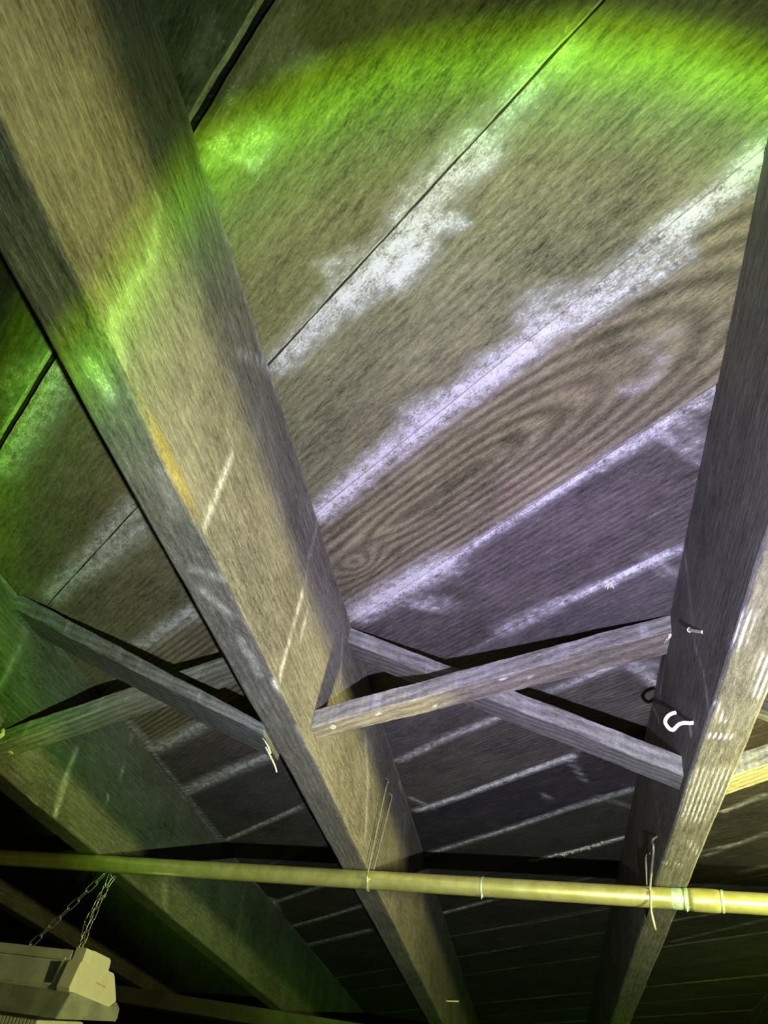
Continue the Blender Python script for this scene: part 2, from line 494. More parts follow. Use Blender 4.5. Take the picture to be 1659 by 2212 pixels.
def tube_data(P, r, n=10, closed=False):
    P = [Vector(p) for p in P]
    rs = r if isinstance(r, (list, tuple)) else [r] * len(P)
    V, F = [], []
    T0 = None
    up = None
    m = len(P)
    for i in range(m):
        if closed:
            t = (P[(i + 1) % m] - P[i - 1]).normalized()
        else:
            t = (P[min(i + 1, m - 1)] - P[max(i - 1, 0)]).normalized()
        if up is None:
            a = Vector((0, 0, 1)) if abs(t.z) < .9 else Vector((1, 0, 0))
            up = (a - t * a.dot(t)).normalized()
        else:
            up = (up - t * up.dot(t)).normalized()
        s = t.cross(up)
        for j in range(n):
            a = 2 * math.pi * j / n
            V.append(P[i] + (up * math.cos(a) + s * math.sin(a)) * rs[i])
    for i in range(m if closed else m - 1):
        for j in range(n):
            i2 = (i + 1) % m
            F.append((i * n + j, i * n + (j + 1) % n, i2 * n + (j + 1) % n, i2 * n + j))
    if not closed:
        F.append(tuple(range(n))[::-1])
        F.append(tuple((m - 1) * n + j for j in range(n)))
    return [tuple(v) for v in V], F


def smooth_path(P, k=6):
    P = [np.array(p, float) for p in P]
    Q = [2 * P[0] - P[1]] + P + [2 * P[-1] - P[-2]]
    out = []
    for i in range(1, len(Q) - 2):
        for j in range(k):
            t = j / k
            a, b, c, d = Q[i - 1], Q[i], Q[i + 1], Q[i + 2]
            out.append(.5 * ((2 * b) + (-a + c) * t + (2 * a - 5 * b + 4 * c - d) * t * t + (-a + 3 * b - 3 * c + d) * t ** 3))
    out.append(P[-1])
    return [tuple(p) for p in out]


def join(parts):
    V, F = [], []
    for v, f in parts:
        o = len(V)
        V += list(v)
        F += [tuple(i + o for i in q) for q in f]
    return V, F


# ------------------------------------------------------------------ the subfloor (ceiling)
# seams between the diagonal boards: t = a + b*s, in board axes
SEAMS = [(-.455, .02), (-.312, .02), (-.170, .02), (-.0235, .020), (.1248, .0164), (.2604, .005), (.391, -.0187), (.533, -.0086),
         (.6425, -.048), (.783, -.05), (.9105, -.066), (1.039, -.072), (1.1505, -.080), (1.287, -.085), (1.415, -.09),
         (1.55, -.09), (1.685, -.09), (1.82, -.09), (1.955, -.09), (2.09, -.09), (2.225, -.09), (2.36, -.09), (2.5, -.09),
         (2.64, -.09), (2.78, -.09), (2.92, -.09)]
GAP = {3: .0042, 4: .0014}
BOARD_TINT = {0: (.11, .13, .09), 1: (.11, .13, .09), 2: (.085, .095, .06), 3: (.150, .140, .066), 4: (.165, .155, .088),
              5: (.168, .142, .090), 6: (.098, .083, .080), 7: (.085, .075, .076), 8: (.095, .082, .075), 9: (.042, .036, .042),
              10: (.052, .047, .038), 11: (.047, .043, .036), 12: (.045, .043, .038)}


def build_ceiling():
    V, F, GC, DAT, TI = [], [], [], [], []
    rs = random.Random(4)
    for k in range(len(SEAMS) - 1):
        (a0, b0), (a1, b1) = SEAMS[k], SEAMS[k + 1]
        tm = (a0 + a1) / 2
        # only the stretch of board over the part of the cellar that is built
        s_lo, s_hi = -3.4, 1.3
        ss = []
        s_ = s_lo
        while s_ < s_hi:
            x = CP * s_ - SP * tm
            y = SP * s_ + CP * tm
            if -2.1 < x < 1.15 and -.3 < y < 3.9:
                ss.append(s_)
            s_ += .010
        if len(ss) < 4:
            continue
        ss = np.array(ss)
        g0, g1 = GAP.get(k, .0005), GAP.get(k + 1, .0005)
        t0 = a0 + b0 * ss + g0
        t1 = a1 + b1 * ss - g1
        if GAP.get(k, 0): t0 = t0 + wob(ss, k, 22) * .0004
        if GAP.get(k + 1, 0): t1 = t1 + wob(ss, k + 1, 19) * .0004
        nt_ = 20
        fr = np.concatenate([[0], [.010], [.034], np.linspace(.05, .965, nt_ - 5), [.988], [1]])
        nt_ = len(fr)
        S, FR = np.meshgrid(ss, fr, indexing='ij')
        T = t0[:, None] + (t1 - t0)[:, None] * FR
        X = CP * S - SP * T
        Y = SP * S + CP * T
        lift = [0, .001, .0004, .002, .0005, 0, .0022, .0006, .0012, 0][k % 10]
        Z = HC + lift + np.zeros_like(S)
        ed = np.minimum(FR, 1 - FR)
        Z = Z + np.where(FR < .005, .0030, np.where(FR < .02, .0024, np.where(FR > .995, .0012, 0)))
        Z = Z + .0005 * np.cos(FR * 6.28) * 0 + wob(S, k + 11, 2)[:] * .00015
        off = len(V)
        n = S.size
        V += np.stack([X.ravel(), Y.ravel(), Z.ravel()], -1).tolist()
        F += grid_faces(len(ss), nt_, off, flip=False)
        m = polyline_mask('c', X, Y)
        # every seam carries a hair of mould
        dseam = np.minimum(T - t0[:, None], t1[:, None] - T)
        m = np.maximum(m, np.clip(.40 - dseam / .006 * .4, 0, 1) * (wob(S, k + 30, 3) * .4 + .7))
        ring = T + wob(S, k, .6) * .0022
        amp = np.full(S.shape, .14)
        if k == 5:
            sc, tc = -.42, .326 + .02 * (S + .4)
            rr = np.sqrt((T - tc) ** 2 + (np.maximum(0, S - sc) * .21) ** 2)
            rr = np.where(S < sc, np.abs(T - tc) + 0 * rr, rr)
            d1 = np.sqrt(((S + .619) / 1.9) ** 2 + (T - .335) ** 2)
            w = np.exp(-(d1 / .026) ** 2)
            ring = (rr + wob(S, 3, .5) * .0016) * (1 - w) + d1 * 1.2 * w
            amp = np.full(S.shape, .72) - .1 * w
            d2 = np.sqrt(((S + .233) / 1.6) ** 2 + (T - .339) ** 2)
            amp = amp * (1 - .75 * np.exp(-(d2 / .03) ** 2))
            ring = ring * .72
        elif k in (6, 8):
            amp[:] = .32
        elif k == 4:
            amp[:] = .16
            d1 = np.sqrt(((S + .40) / 1.5) ** 2 + (T - .185) ** 2)
        elif k == 3:
            amp[:] = .06
        DAT += rgba(m.ravel(), ring.ravel(), amp.ravel()).tolist()
        GC += np.stack([S.ravel() + k * 1.7, T.ravel(), np.full(n, k * .37)], -1).tolist()
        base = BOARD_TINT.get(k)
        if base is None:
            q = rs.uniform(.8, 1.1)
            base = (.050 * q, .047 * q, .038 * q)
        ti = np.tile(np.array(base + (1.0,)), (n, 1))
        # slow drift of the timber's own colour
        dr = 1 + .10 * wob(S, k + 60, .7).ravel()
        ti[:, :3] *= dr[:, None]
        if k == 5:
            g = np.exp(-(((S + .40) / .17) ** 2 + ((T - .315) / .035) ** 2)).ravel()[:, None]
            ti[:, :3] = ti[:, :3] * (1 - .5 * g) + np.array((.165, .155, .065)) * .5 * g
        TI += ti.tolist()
        # board edges going up
        up = .017
        for col, fl in ((0, False), (nt_ - 1, True)):
            o2 = len(V)
            idx = [off + i * nt_ + col for i in range(len(ss))]
            for i in idx:
                v = V[i]
                V.append([v[0], v[1], HC + up]); GC.append([GC[i][0], GC[i][1], GC[i][2] + up]); DAT.append([.05, DAT[i][1], .1, 1]); TI.append([.24, .24, .16, 1])
            for i in range(len(ss) - 1):
                f = (idx[i], idx[i + 1], o2 + i + 1, o2 + i)
                F.append(f if fl else f[::-1])
        if k + 1 in GAP:      # the tongue of the board shows in the opened seam
            tw = .0036 if k + 1 == 3 else .0012
            for dz in (.0035, .0095):
                pass
            o3 = len(V)
            te = t1 + tw
            for i in range(len(ss)):
                for T_, z_ in ((t1[i] - .002, HC + .0035), (te[i], HC + .0035), (te[i], HC + .0095)):
                    V.append([CP * ss[i] - SP * T_, SP * ss[i] + CP * T_, z_])
                    GC.append([ss[i], T_, z_]); DAT.append([.1, T_, .1, 1]); TI.append([.36, .36, .24, 1])
            F += grid_faces(len(ss), 3, o3)
    # second floor layer above the gaps, coloured near black for the shade inside them
    o = len(V)
    for z in (HC + .017, HC + .035):
        for x, y in ((-2.3, -.5), (1.4, -.5), (1.4, 4.2), (-2.3, 4.2)):
            V.append([x, y, z]); GC.append([x, y, z]); DAT.append([0, 0, 0, 1]); TI.append([.012, .011, .010, 1])
    F += [(o, o + 3, o + 2, o + 1), (o + 4, o + 5, o + 6, o + 7)]
    for i in range(4):
        j = (i + 1) % 4
        F.append((o + i, o + j, o + 4 + j, o + 4 + i))
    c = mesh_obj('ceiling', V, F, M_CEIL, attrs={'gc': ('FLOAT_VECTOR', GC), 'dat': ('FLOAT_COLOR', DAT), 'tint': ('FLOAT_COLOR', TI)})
    tag(c, 'underside of diagonal plank subfloor with pale mould along the seams', kind='structure')


build_ceiling()

# ------------------------------------------------------------------ joists


def build_joist(idx, label, side_tint, bot_tint, right=None, left=None, y0=-.35, y1=4.0, step=.012, nb=10, ridges=False, lit_wane=None):
    xl = JX[idx]
    xr = xl + JT
    r = .0025
    cs = []   # cross-section (x, z, face) clockwise from top left, down, across, up the right side
    for z in np.linspace(HC, HJ + r, 23): cs.append((xl, z, 'L'))
    for a in (45,): cs.append((xl + r - r * math.cos(math.radians(a)), HJ + r - r * math.sin(math.radians(a)), 'B'))
    for x in np.linspace(xl + r, xr - r, nb): cs.append((x, HJ, 'B'))
    for a in (45,): cs.append((xr - r + r * math.cos(math.radians(a)), HJ + r - r * math.sin(math.radians(a)), 'B'))
    for z in np.linspace(HJ + r, HC, 23): cs.append((xr, z, 'R'))
    CS = np.array([(c[0], c[1]) for c in cs])
    face = np.array([c[2] for c in cs])
    ys = np.arange(y0, y1, step)
    n = len(cs)
    X = np.tile(CS[:, 0], (len(ys), 1))
    Z = np.tile(CS[:, 1], (len(ys), 1))
    Y = np.tile(ys[:, None], (1, n))
    # worn lower corners
    wl = wob(ys, idx * 5 + 40, 3) * .0007 + wob(ys, idx * 3 + 9, .5) * .0007
    wr = wob(ys, idx * 7 + 50, 3) * .0007 + wob(ys, idx * 3 + 8, .5) * .0007
    wt = np.clip(1 - (CS[:, 1] - HJ) / .02, 0, 1)
    sl = np.clip(1 - (CS[:, 0] - xl) / JT, 0, 1)
    X = X + wt[None, :] * (sl[None, :] * wl[:, None] + (1 - sl)[None, :] * wr[:, None])
    Z = Z + (wt[None, :] * (np.abs(wl[:, None]) * .6))
    V = np.stack([X.ravel(), Y.ravel(), Z.ravel()], -1)
    wn = np.zeros(V.shape[0])
    if lit_wane:
        g = np.exp(-((ys - lit_wane[0]) / lit_wane[1]) ** 2)[:, None] * np.clip(1 - (xr - X) / .0042, 0, 1) * (Z < HJ + .004)
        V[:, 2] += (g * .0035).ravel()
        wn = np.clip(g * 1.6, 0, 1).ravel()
    F = grid_faces(len(ys), n, 0, flip=True)
    F.append(tuple(range(n)))
    F.append(tuple((len(ys) - 1) * n + j for j in range(n))[::-1])
    across = np.zeros(n)
    across[1:] = np.cumsum(np.hypot(*np.diff(CS, axis=0).T))
    GC = np.stack([Y + idx * 2.3, np.tile(across, (len(ys), 1)), np.full(Y.shape, idx * .61)], -1).reshape(-1, 3)
    m = np.zeros(Y.shape)
    fR = np.tile(face == 'R', (len(ys), 1)); fL = np.tile(face == 'L', (len(ys), 1)); fB = np.tile(face == 'B', (len(ys), 1))
    if right:
        m = np.where(fR, polyline_mask(right, Y, Z), m)
    if left:
        m = np.where(fL, polyline_mask(left, Y, Z), m)
    mb = polyline_mask('b', X, Y)
    if ridges:
        mb = mb * (.62 + .75 * np.sin((X - xl + wob(Y, 5, 1) * .0002) * 2 * math.pi / .0043))
    m = np.where(fB, mb, m)
    # hair of mould where the side meets the boards
    m = np.maximum(m, np.where(fR | fL, np.clip(.5 - (HC - Z) / .008 * .4, 0, 1) * (wob(Y, idx + 3, 2) * .5 + .7), 0))
    # faint run marks down the sides
    runs = np.clip(wob(Y + .15 * Z, idx + 71, 6) * .5 - .35, 0, .30)
    m = np.maximum(m, np.where(fR | fL, runs, 0))
    ring = np.tile(across, (len(ys), 1)) * 1.0 + wob(Y, idx + 2, .5) * .004
    amp = np.where(fB, .22, .12)
    DAT = rgba(m.ravel(), ring.ravel(), amp.ravel())
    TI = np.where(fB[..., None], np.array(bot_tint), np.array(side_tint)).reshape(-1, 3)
    dr = (1 + .12 * wob(Y + Z, idx + 21, 1.2)).ravel()[:, None]
    TI = TI * dr
    TI = TI * (1 - wn[:, None]) + np.array((.24, .19, .06)) * wn[:, None]  # waney edge tinted orange-yellow: lamp light on the bevel put into its colour
    TI = np.concatenate([TI, np.ones((len(TI), 1))], 1)
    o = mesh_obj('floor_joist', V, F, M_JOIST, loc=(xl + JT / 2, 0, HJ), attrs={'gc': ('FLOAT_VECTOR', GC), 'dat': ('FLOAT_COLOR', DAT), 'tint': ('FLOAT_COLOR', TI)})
    tag(o, label, 'joist', 'floor joists under the subfloor')
    return o


SIDE = (.150, .142, .125)
joists = {}
joists[1] = build_joist(1, 'large wooden floor joist crossing from upper left, its side lit tan, braced on both sides', (.205, .186, .155), (.120, .115, .110), right='1', step=.009, nb=16, lit_wane=(.335, .042))
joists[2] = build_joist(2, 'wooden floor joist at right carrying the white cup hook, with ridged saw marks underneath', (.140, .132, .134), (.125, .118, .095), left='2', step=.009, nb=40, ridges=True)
joists[0] = build_joist(0, 'wooden floor joist at lower left, above the hanging shop light', (.125, .128, .105), (.10, .10, .075), right='0')
joists[-1] = build_joist(-1, 'dim wooden floor joist in the dark behind the shop light chain', (.10, .10, .08), (.10, .10, .08), step=.03)
joists[3] = build_joist(3, 'wooden floor joist past the right edge of the view', SIDE, SIDE, step=.03)
joists[-2] = build_joist(-2, 'farthest dark floor joist behind the shop light housing', (.10, .10, .08), (.10, .10, .08), step=.03)


def nail_data(p, d, L, r=.0014, head=.0032):
    p, d = Vector(p), Vector(d).normalized()
    return tube_data([p - d * .004, p + d * (L - .0012), p + d * (L - .0011), p + d * L], [r, r, head, head], 10)


def part_nail(parent, loc, p, d, L, r=.0014, head=.0032, mat=None, name='nail'):
    v, f = nail_data(p, d, L, r, head)
    return mesh_obj(name, v, f, mat or M_STEEL, loc=loc, parent=parent)


def world_loc(o):
    return (o.location[0], o.location[1], o.location[2] - ZC)


# bent nail left in the right-hand joist beside the top of the brace
part_nail(joists[2], world_loc(joists[2]), (.1239, .600, .402), (-.0062, .060, .043), .075 * .55, .0016, .0024, M_SPLINT)
part_nail(joists[2], world_loc(joists[2]), (.1614, .745, .371), (1, -.1, -.1), .012, .0013, .0022, M_SPLINT)
part_nail(joists[2], world_loc(joists[2]), (.1614, 2.02, .345), (1, -.1, -.25), .03, .0016, .003, M_SPLINT)
part_nail(joists[1], world_loc(joists[1]), (-.245, 2.25, .385), (1, 0, .1), .03, .0016, .003, M_SPLINT)


# ------------------------------------------------------------------ cross bridging
def build_strut(label, xa, xb, A, B, ya2, yb2, tint, tint_low=None, th=.0212, seed=0, nails=(), th2=None, marks=()):
    """A=(y,z) top front edge at xa, B=(y,z) at xb; ya2/yb2 the back edge's y"""
    n = 130
    u = np.linspace(0, 1, n)
    yf = A[0] + (B[0] - A[0]) * u
    zt = A[1] + (B[1] - A[1]) * u
    yb = ya2 + (yb2 - ya2) * u
    x = xa + (xb - xa) * u
    zt = np.minimum(zt, HC - .0006)
    thu = th + ((th2 or th) - th) * u ** 2
    zb = zt - thu
    r = .0012
    k1, k2 = 4, 7
    rows = []
    for i in range(n):
        q = []
        def add(y, z, fc): q.append((x[i], y, z, fc))
        for j in range(k1 + 1): add(yf[i], zt[i] - r - (thu[i] - 2 * r) * j / k1, 0)       # front
        for j in range(k2 + 1): add(yf[i] + r + (yb[i] - yf[i] - 2 * r) * j / k2, zb[i], 1)   # underside
        for j in range(k1 + 1): add(yb[i], zb[i] + r + (thu[i] - 2 * r) * j / k1, 2)
        for j in range(k2 + 1): add(yb[i] - r - (yb[i] - yf[i] - 2 * r) * j / k2, zt[i], 3)
        rows.append(q)
    R = np.array(rows)
    V = R[..., :3].copy()
    m = R.shape[1]
    e = wob(u * 3 + seed, seed + 5, 2) * .0005
    V[..., 2] += e[:, None]
    V[..., 1] += (wob(u * 3, seed + 8, 3) * .0006)[:, None]
    V[..., 2] = np.minimum(V[..., 2], HC - .0004)
    rs = np.random.RandomState(seed)
    F = grid_faces(n, m, 0, wrap=True, flip=(xb > xa))
    F.append(tuple(range(m)) if xb > xa else tuple(range(m))[::-1])
    F.append(tuple((n - 1) * m + j for j in range(m))[::-1] if xb > xa else tuple((n - 1) * m + j for j in range(m)))
    ac = np.concatenate([[0], np.cumsum(np.hypot(np.diff(R[0, :, 1]), np.diff(R[0, :, 2])))])
    GC = np.stack([np.tile((u * .42)[:, None], (1, m)) + seed * 3.3, np.tile(ac, (n, 1)), np.full((n, m), seed * .9)], -1).reshape(-1, 3)
    edge = np.clip(wob(np.tile((u * 4)[:, None], (1, m)) + R[..., 3], seed + 2, 2) * .35 - .1, 0, .35)
    mo = np.where((R[..., 3] == 0), edge + .08, edge * .6)
    for mu_, mf, mc in marks:      # pale dents bruised into the wood
        jj = k1 + 1 + int(mc * k2)
        mo = np.maximum(mo, 1.5 * np.exp(-((np.tile((u)[:, None], (1, m)) - mu_) / mf) ** 2) * (np.abs(np.arange(m) - jj)[None, :] < 1))
    ring = np.tile(ac, (n, 1)) * .8 + np.tile((u * .03)[:, None], (1, m))
    DAT = rgba(mo.ravel(), ring.ravel(), np.full(n * m, .42))
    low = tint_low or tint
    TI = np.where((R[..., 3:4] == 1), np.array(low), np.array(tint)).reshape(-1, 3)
    TI = np.concatenate([TI, np.ones((len(TI), 1))], 1)
    loc = (xa, float(yf[0]), float(zb[0]))
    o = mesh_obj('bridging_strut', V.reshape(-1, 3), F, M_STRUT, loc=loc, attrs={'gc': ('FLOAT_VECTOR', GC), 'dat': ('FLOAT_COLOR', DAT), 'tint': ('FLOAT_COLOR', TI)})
    tag(o, label, 'brace', 'cross bridging between the joists')
    for nu, fr, fc in nails:
        i = nu
        X_ = xa + (xb - xa) * i
        zt_ = A[1] + (B[1] - A[1]) * i
        yf_ = A[0] + (B[0] - A[0]) * i
        yb_ = ya2 + (yb2 - ya2) * i
        if fc == 0:
            p, d = (X_, yf_ + .003, zt_ - th * fr), (0, -1, -.15)
        else:
            p, d = (X_, yf_ + (yb_ - yf_) * fr, zt_ - th + .003), (0, -.1, -1)
        part_nail(o, loc, p, d, .0045, .0016, .0034, M_SPLINT)
    return o, loc


x1r, x2l, x0r, x1l, x2r, x3l = JX[1] + JT, JX[2], JX[0] + JT, JX[1], JX[2] + JT, JX[3]
e_ = .0004
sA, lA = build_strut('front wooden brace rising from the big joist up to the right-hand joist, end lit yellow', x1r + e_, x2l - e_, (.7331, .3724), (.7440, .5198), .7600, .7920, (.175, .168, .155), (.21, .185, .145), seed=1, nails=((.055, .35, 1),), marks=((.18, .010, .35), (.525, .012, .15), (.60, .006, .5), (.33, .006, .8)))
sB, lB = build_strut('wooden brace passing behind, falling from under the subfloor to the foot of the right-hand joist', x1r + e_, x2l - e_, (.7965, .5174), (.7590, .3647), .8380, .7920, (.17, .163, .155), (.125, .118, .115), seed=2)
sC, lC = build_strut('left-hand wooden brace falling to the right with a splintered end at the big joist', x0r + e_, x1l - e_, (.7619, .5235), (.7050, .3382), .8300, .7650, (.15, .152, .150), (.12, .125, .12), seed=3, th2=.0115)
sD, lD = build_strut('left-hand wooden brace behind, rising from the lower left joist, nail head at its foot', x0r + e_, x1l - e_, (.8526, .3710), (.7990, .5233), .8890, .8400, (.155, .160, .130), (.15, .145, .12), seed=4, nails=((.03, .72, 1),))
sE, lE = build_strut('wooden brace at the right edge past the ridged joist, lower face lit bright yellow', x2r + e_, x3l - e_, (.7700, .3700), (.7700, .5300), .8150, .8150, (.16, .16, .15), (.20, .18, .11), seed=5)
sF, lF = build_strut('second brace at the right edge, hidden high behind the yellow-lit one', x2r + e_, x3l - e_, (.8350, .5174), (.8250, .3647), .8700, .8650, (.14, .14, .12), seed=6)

# splinters at brace ends
def splinter(parent, loc, pts, r, name='splinter'):
    v, f = tube_data(smooth_path(pts, 3), r, 6)
    return mesh_obj(name, v, f, M_SPLINT, loc=loc, parent=parent)

splinter(sA, lA, [(.118, .765, .498), (.121, .757, .499), (.1225, .750, .497)], .0022)
splinter(sA, lA, [(.1215, .766, .500), (.119, .756, .494), (.121, .747, .492)], .0016)
splinter(sC, lC, [(-.288, .735, .3265), (-.286, .750, .3235), (-.284, .763, .320), (-.2835, .772, .317)], .0009)
splinter(sC, lC, [(-.286, .715, .328), (-.2845, .728, .3265), (-.284, .742, .324)], .0010)
splinter(sD, lD, [(-.690, .8515, .372), (-.686, .850, .366), (-.690, .8495, .360), (-.688, .849, .356)], .0028)

# ------------------------------------------------------------------ copper pipe under the joists
PIPE_Z = .3175
PR = .0118
pa = np.array((-.874, 1.221)); pb = np.array((.243, 1.024)); pd = (pb - pa) / np.linalg.norm(pb - pa)


def pipe_pt(x, dz=0):
    t = (x - pa[0]) / pd[0]
    return (x, pa[1] + pd[1] * t, PIPE_Z + dz)


pl = pipe_pt(-.3)
pipe = thing('copper_pipe', pl, 'long yellow-lit copper water pipe running across under the joists', 'pipe')
xs = np.linspace(-2.0, 1.1, 60)
v, f = tube_data([pipe_pt(x) for x in xs], PR, 28)
mesh_obj('pipe_run', v, f, M_COPPER, loc=pl, parent=pipe, smooth=True)


def collar(xa, xb, r, mat, name, label=None):
    xs_ = np.linspace(xa, xb, 6)
    rr = [r * .93, r, r, r, r, r * .93]
    v, f = tube_data([pipe_pt(x) for x in xs_], rr, 28)
    o = mesh_obj(name, v, f, mat, loc=pl, parent=pipe, smooth=False)
    for p in o.data.polygons: p.use_smooth = len(p.vertices) == 4
    if label: o['label'] = label
    return o


collar(.160, .196, PR + .0012, M_COPPER, 'coupling')
collar(.1555, .161, PR + .0008, M_VERD, 'solder_ring', 'green-tinged solder ring')
collar(.1955, .199, PR + .0010, M_VERD, 'solder_ring', 'green-tinged solder ring')
collar(.140, .156, PR + .0003, M_VERD, 'flux_stain', 'greenish stained band')
collar(-.0855, -.0825, PR + .0005, M_VERD, 'solder_ring', 'thin solder ring')
for x, L in ((.158, .004), (-.0845, .005)):
    p = Vector(pipe_pt(x, -PR * .93)) + Vector((0, -.004, 0))
    v, f = tube_data([p + Vector((0, 0, .002)), p, p - Vector((0, 0, L))], [.0018, .0016, .0004], 8)
    mesh_obj('solder_drip', v, f, M_VERD, loc=pl, parent=pipe)


# ------------------------------------------------------------------ wire pipe hooks
def build_pipe_hook(label, side, xin, P, tipA, tipB, drop, xo):
    """wire loop nailed into a joist side: tip A, down before the pipe, under it, up behind to tip B"""
    cx_, cy_, cz_ = P
    s_ = -side
    pts = [(xin + s_ * .0045, tipA[0] + .005, tipA[1] + .006), (xin - s_ * .003, tipA[0], tipA[1]), (xin - s_ * .0065, tipA[0] - .003, tipA[1] - .006),
           (xo, tipA[0] - .010, tipA[1] - .018)]
    R_ = PR + .0019
    pts += [(xo, cy_ - R_ - .001, cz_ + .008), (xo, cy_ - R_, cz_ - .001)]
    if drop > .01:
        pts += [(xo, cy_ - R_ * .8, cz_ - drop * .6), (xo + .003, cy_ - R_ * .35, cz_ - drop), (xo + .005, cy_ + .003, cz_ - drop - .002),
                (xo + .004, cy_ + R_ * .9, cz_ - drop * .6)]
    else:
        for a in (215, 250, 290, 325):
            pts.append((xo, cy_ + R_ * math.cos(math.radians(a)) , cz_ + R_ * math.sin(math.radians(a))))
    pts += [(xo, cy_ + R_, cz_), (xo, cy_ + R_ + .002, cz_ + .012), (xo, tipB[0] - .006, tipB[1] - .016), (xin - s_ * .0055, tipB[0] - .002, tipB[1] - .005),
            (xin - s_ * .002, tipB[0], tipB[1]), (xin + s_ * .0045, tipB[0] + .004, tipB[1] + .004)]
    v, f = tube_data(smooth_path(pts, 5), .0013, 8)
    o = mesh_obj('pipe_hook', v, f, M_STEEL, loc=tuple(P), smooth=True)
    tag(o, label, 'hook', 'wire hooks holding the pipe')


hx1 = x1r + .0055
build_pipe_hook('long wire hook hanging the pipe from the lit side of the big joist', 1, x1r, pipe_pt(hx1), (1.135, .470), (1.180, .466), .0, hx1)
hx2 = x2l - .0065
build_pipe_hook('slack wire hook around the pipe at the ridged right-hand joist', -1, x2l, pipe_pt(hx2), (.985, .366), (1.065, .375), .032, hx2)

# ------------------------------------------------------------------ white cup hook
cup = [(.1295, .683, .3602), (.1239, .683, .3599), (.1208, .683, .3593), (.1160, .683, .3592), (.1115, .683, .3573), (.1077, .683, .3533), (.1056, .683, .3514),
       (.1022, .683, .3533), (.0998, .683, .3586), (.1018, .683, .3638), (.1057, .683, .3673), (.1098, .683, .3690)]
v, f = tube_data(smooth_path(cup, 4), .0018, 10)
o = mesh_obj('cup_hook', v, f, M_WHITE, loc=(.1239, .683, .3599), smooth=True)
tag(o, 'small white coated cup hook screwed into the side of the right-hand joist', 'hook')

# ------------------------------------------------------------------ tufts of mould hanging from the seams
M_TUFT = plain('mould_tuft', (.62, .66, .5), .95, 0, .3, 400)


def tuft(name, label, spots):
    parts = []
    rt = random.Random(8)
    for (x, y, ln, r_) in spots:
        for q in range(3):
            a = rt.uniform(0, 6.28)
            p0 = Vector((x, y, HC + .0008))
            p1 = p0 + Vector((math.cos(a) * r_ * 1.5, math.sin(a) * r_ * 1.5, -ln * rt.uniform(.3, .6)))
            p2 = p1 + Vector((rt.uniform(-1, 1) * r_, rt.uniform(-1, 1) * r_, -ln * rt.uniform(.2, .5)))
            parts.append(tube_data([p0, p1, p2], [r_ * .8, r_ * .6, r_ * .25], 6))
    v, f = join(parts)
    o = mesh_obj(name, v, f, M_TUFT, loc=(spots[0][0], spots[0][1], HC))
    return tag(o, label, 'mould', 'mould tufts hanging from the seams')


tuft('mould_tuft', 'single pale tuft hanging from the seam just above the front brace', TUFT_A)
tuft('mould_fringe', 'row of tiny pale mould drips along the seam nearest the copper pipe', TUFT_B)

# ------------------------------------------------------------------ shop light
TH = .17
LA = Vector((-math.cos(TH), math.sin(TH), 0))      # along the fixture, away from its end cap
LB = Vector((math.sin(TH), math.cos(TH), 0))
L0 = Vector((-.65, 1.22, 0))


def fx(t, b, z):
    return tuple(L0 + LA * t + LB * b + Vector((0, 0, z)))


def extrude(prof, t0, t1, closed=True):
    n = len(prof)
    V = [fx(t0, b, z) for b, z in prof] + [fx(t1, b, z) for b, z in prof]
    F = [(i, (i + 1) % n, n + (i + 1) % n, n + i) for i in range(n if closed else n - 1)]
    if closed:
        F += [tuple(range(n))[::-1], tuple(range(n, 2 * n))]
    return V, F


fl = fx(.4, .02, .135)
light = thing('shop_light', fl, 'white fluorescent shop light hanging on chains with a bright end cap', 'lamp')
cap = [(-.012, .2045), (.031, .2045), (.036, .202), (.038, .1895), (.052, .1895), (.057, .186), (.079, .160), (.080, .154), (.068, .142), (-.026, .139), (-.036, .151), (-.031, .184), (-.026, .188), (-.012, .188)]
v, f = extrude(cap, 0, .024)
o = mesh_obj('end_cap', v, f, M_CAP, loc=fl, parent=light)
o['label'] = 'bright ivory end cap'
bv = o.modifiers.new('b', 'BEVEL'); bv.width = .0014; bv.segments = 2; bv.limit_method = 'ANGLE'
v, f = extrude([(-.027, .2035), (-.0115, .2035), (-.0115, .186), (-.027, .186)], .002, .020)
o2 = mesh_obj('cap_tab', v, f, M_CAP, loc=fl, parent=light)
body = [(-.026, .1995), (.030, .1995), (.033, .1885), (.055, .184), (.073, .160), (.070, .146), (-.028, .145), (-.0325, .152), (-.029, .1835), (-.027, .187)]
v, f = extrude(body, .0245, 1.2)
o = mesh_obj('housing', v, f, M_HOUSE, loc=fl, parent=light)
bv = o.modifiers.new('b', 'BEVEL'); bv.width = .001; bv.segments = 2
v, f = extrude([(-.0318, .1850), (-.0295, .1855), (-.0292, .1885), (-.0310, .1880)], .030, 1.2)
mesh_obj('top_lip', v, f, M_HOUSE, loc=fl, parent=light)
v, f = extrude([(-.0335, .183), (-.0300, .183), (-.0330, .155), (-.0355, .155)], .033, .0365)
mesh_obj('panel_slot', v, f, M_DARK, loc=fl, parent=light)
skirt = [(-.036, .1445), (-.030, .1475), (.072, .1475), (.089, .139), (.090, .1335), (.084, .1335), (.075, .1415), (-.028, .1415), (-.043, .1120), (-.046, .1125)]
v, f = extrude(skirt, -.003, 1.2)
o = mesh_obj('reflector_skirt', v, f, M_SKIRT, loc=fl, parent=light)
o['label'] = 'grey flared reflector skirt'
v, f = extrude([(-.036, .1445), (.062, .1450), (.076, .156), (.087, .150), (.0895, .138), (.085, .1335), (-.045, .1122)], -.0045, -.0005)
mesh_obj('skirt_end', v, f, M_SKIRT, loc=fl, parent=light)
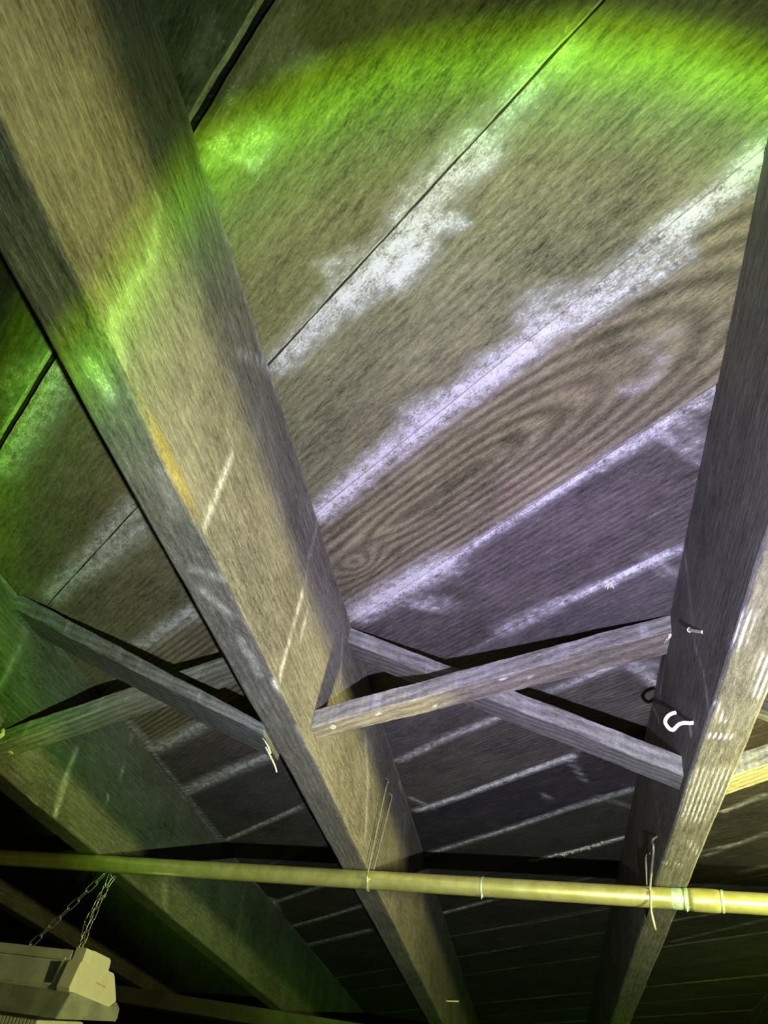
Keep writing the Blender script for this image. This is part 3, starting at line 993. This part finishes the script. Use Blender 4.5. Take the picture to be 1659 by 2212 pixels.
# ribbed diffuser under the skirt
parts = []
nr = 90
for i in range(nr):
    t = .034 + i * .0062
    parts.append(extrude([(-.036, .112), (-.035, .094), (.058, .098), (.064, .104), (.064, .124), (-.030, .128)], t, t + .0040))
v, f = join(parts)
o = mesh_obj('ribbed_diffuser', v, f, M_LENS, loc=fl, parent=light)
o['label'] = 'pale ribbed diffuser strip'
# small unreadable print on the end cap
rp = random.Random(3)
parts = []
for i in range(7):
    b0 = .018 + i * .0036
    z0 = .1685 - i * .0002
    parts.append(extrude([(b0, z0), (b0 + .0022, z0), (b0 + .0022, z0 + rp.uniform(.0018, .0030)), (b0, z0 + rp.uniform(.0012, .0028))], -.00025, .0005))
v, f = join(parts)
o = mesh_obj('printed_mark', v, f, M_INK, loc=fl, parent=light)
o['label'] = 'tiny orange print'


# ------------------------------------------------------------------ chains
def link_data(c, ax, side, L=.021, w=.0078, r=.00085):
    c, ax, side = Vector(c), Vector(ax).normalized(), Vector(side)
    side = (side - ax * side.dot(ax)).normalized()
    pts = []
    h_ = L / 2 - w / 2
    for k in range(9):
        a = math.pi * k / 8
        pts.append(c + ax * (h_ + w / 2 * math.sin(a)) + side * (w / 2 * math.cos(a)))
    for k in range(9):
        a = math.pi + math.pi * k / 8
        pts.append(c + ax * (-h_ + w / 2 * math.sin(a)) + side * (w / 2 * math.cos(a)))
    return tube_data(pts, r, 6, closed=True)


def build_chain(label, path, pitch=.0175):
    loc = path[0]
    root = thing('chain', loc, label, 'chain')
    P = [Vector(p) for p in path]
    seg = [(P[i + 1] - P[i]).length for i in range(len(P) - 1)]
    tot = sum(seg)
    n = int(tot / pitch)
    for k in range(n):
        d = (k + .5) * tot / n
        i = 0
        while i < len(seg) - 1 and d > seg[i]:
            d -= seg[i]; i += 1
        c = P[i] + (P[i + 1] - P[i]) * (d / seg[i])
        ax = P[i + 1] - P[i]
        side = Vector((1, .25, 0)) if k % 2 else Vector((.15, 1, .5))
        v, f = link_data(c, ax, side)
        mesh_obj('link', v, f, M_ZINC, loc=loc, parent=root, smooth=True)
    return root


CH0 = Vector((-.722, 1.285, .3290))
build_chain('taut chain slanting from the joist down to the shop light', [CH0, (-.822, 1.300, .200)])
build_chain('bunched slack end of chain hanging doubled beside the taut chain',
            [(-.713, 1.286, .329), (-.712, 1.285, .300), (-.714, 1.282, .262), (-.716, 1.282, .215), (-.728, 1.284, .210), (-.741, 1.284, .212)])
build_chain('second doubled strand of slack chain behind the taut chain',
            [(-.707, 1.292, .329), (-.722, 1.293, .290), (-.727, 1.292, .250), (-.719, 1.290, .213)])

# ------------------------------------------------------------------ far beam and cellar shell
def box(name, lo, hi, mat, loc=(0, 0, 0), parent=None, bev=0):
    V = [(x, y, z) for x in (lo[0], hi[0]) for y in (lo[1], hi[1]) for z in (lo[2], hi[2])]
    F = [(0, 1, 3, 2), (4, 6, 7, 5), (0, 4, 5, 1), (2, 3, 7, 6), (0, 2, 6, 4), (1, 5, 7, 3)]
    o = mesh_obj(name, V, F, mat, loc=loc, parent=parent)
    if bev:
        b = o.modifiers.new('b', 'BEVEL'); b.width = bev; b.segments = 2
    return o


M_BEAM = plain('dark_beam_wood', (.06, .06, .04), .8, 0, .4, 14)
bm_o = box('cross_beam', (-2.1, -.03, -.04), (1.2, .03, 0), M_BEAM, bev=.003)
bm_o.location = (0, 2.42, HJ - .001 + ZC)
bm_o.rotation_euler = (0, 0, -.60 * 0)
tag(bm_o, 'dim cross beam far back under the joists beyond the shop light', 'beam')
w = box('wall_back', (-2.4, 4.0, -1.6), (1.5, 4.15, .56), M_FLOOR)
tag(w, kind='structure')
fl_o = box('floor', (-2.4, -1.2, -1.7), (1.5, 4.0, -1.6), M_FLOOR)
tag(fl_o, kind='structure')
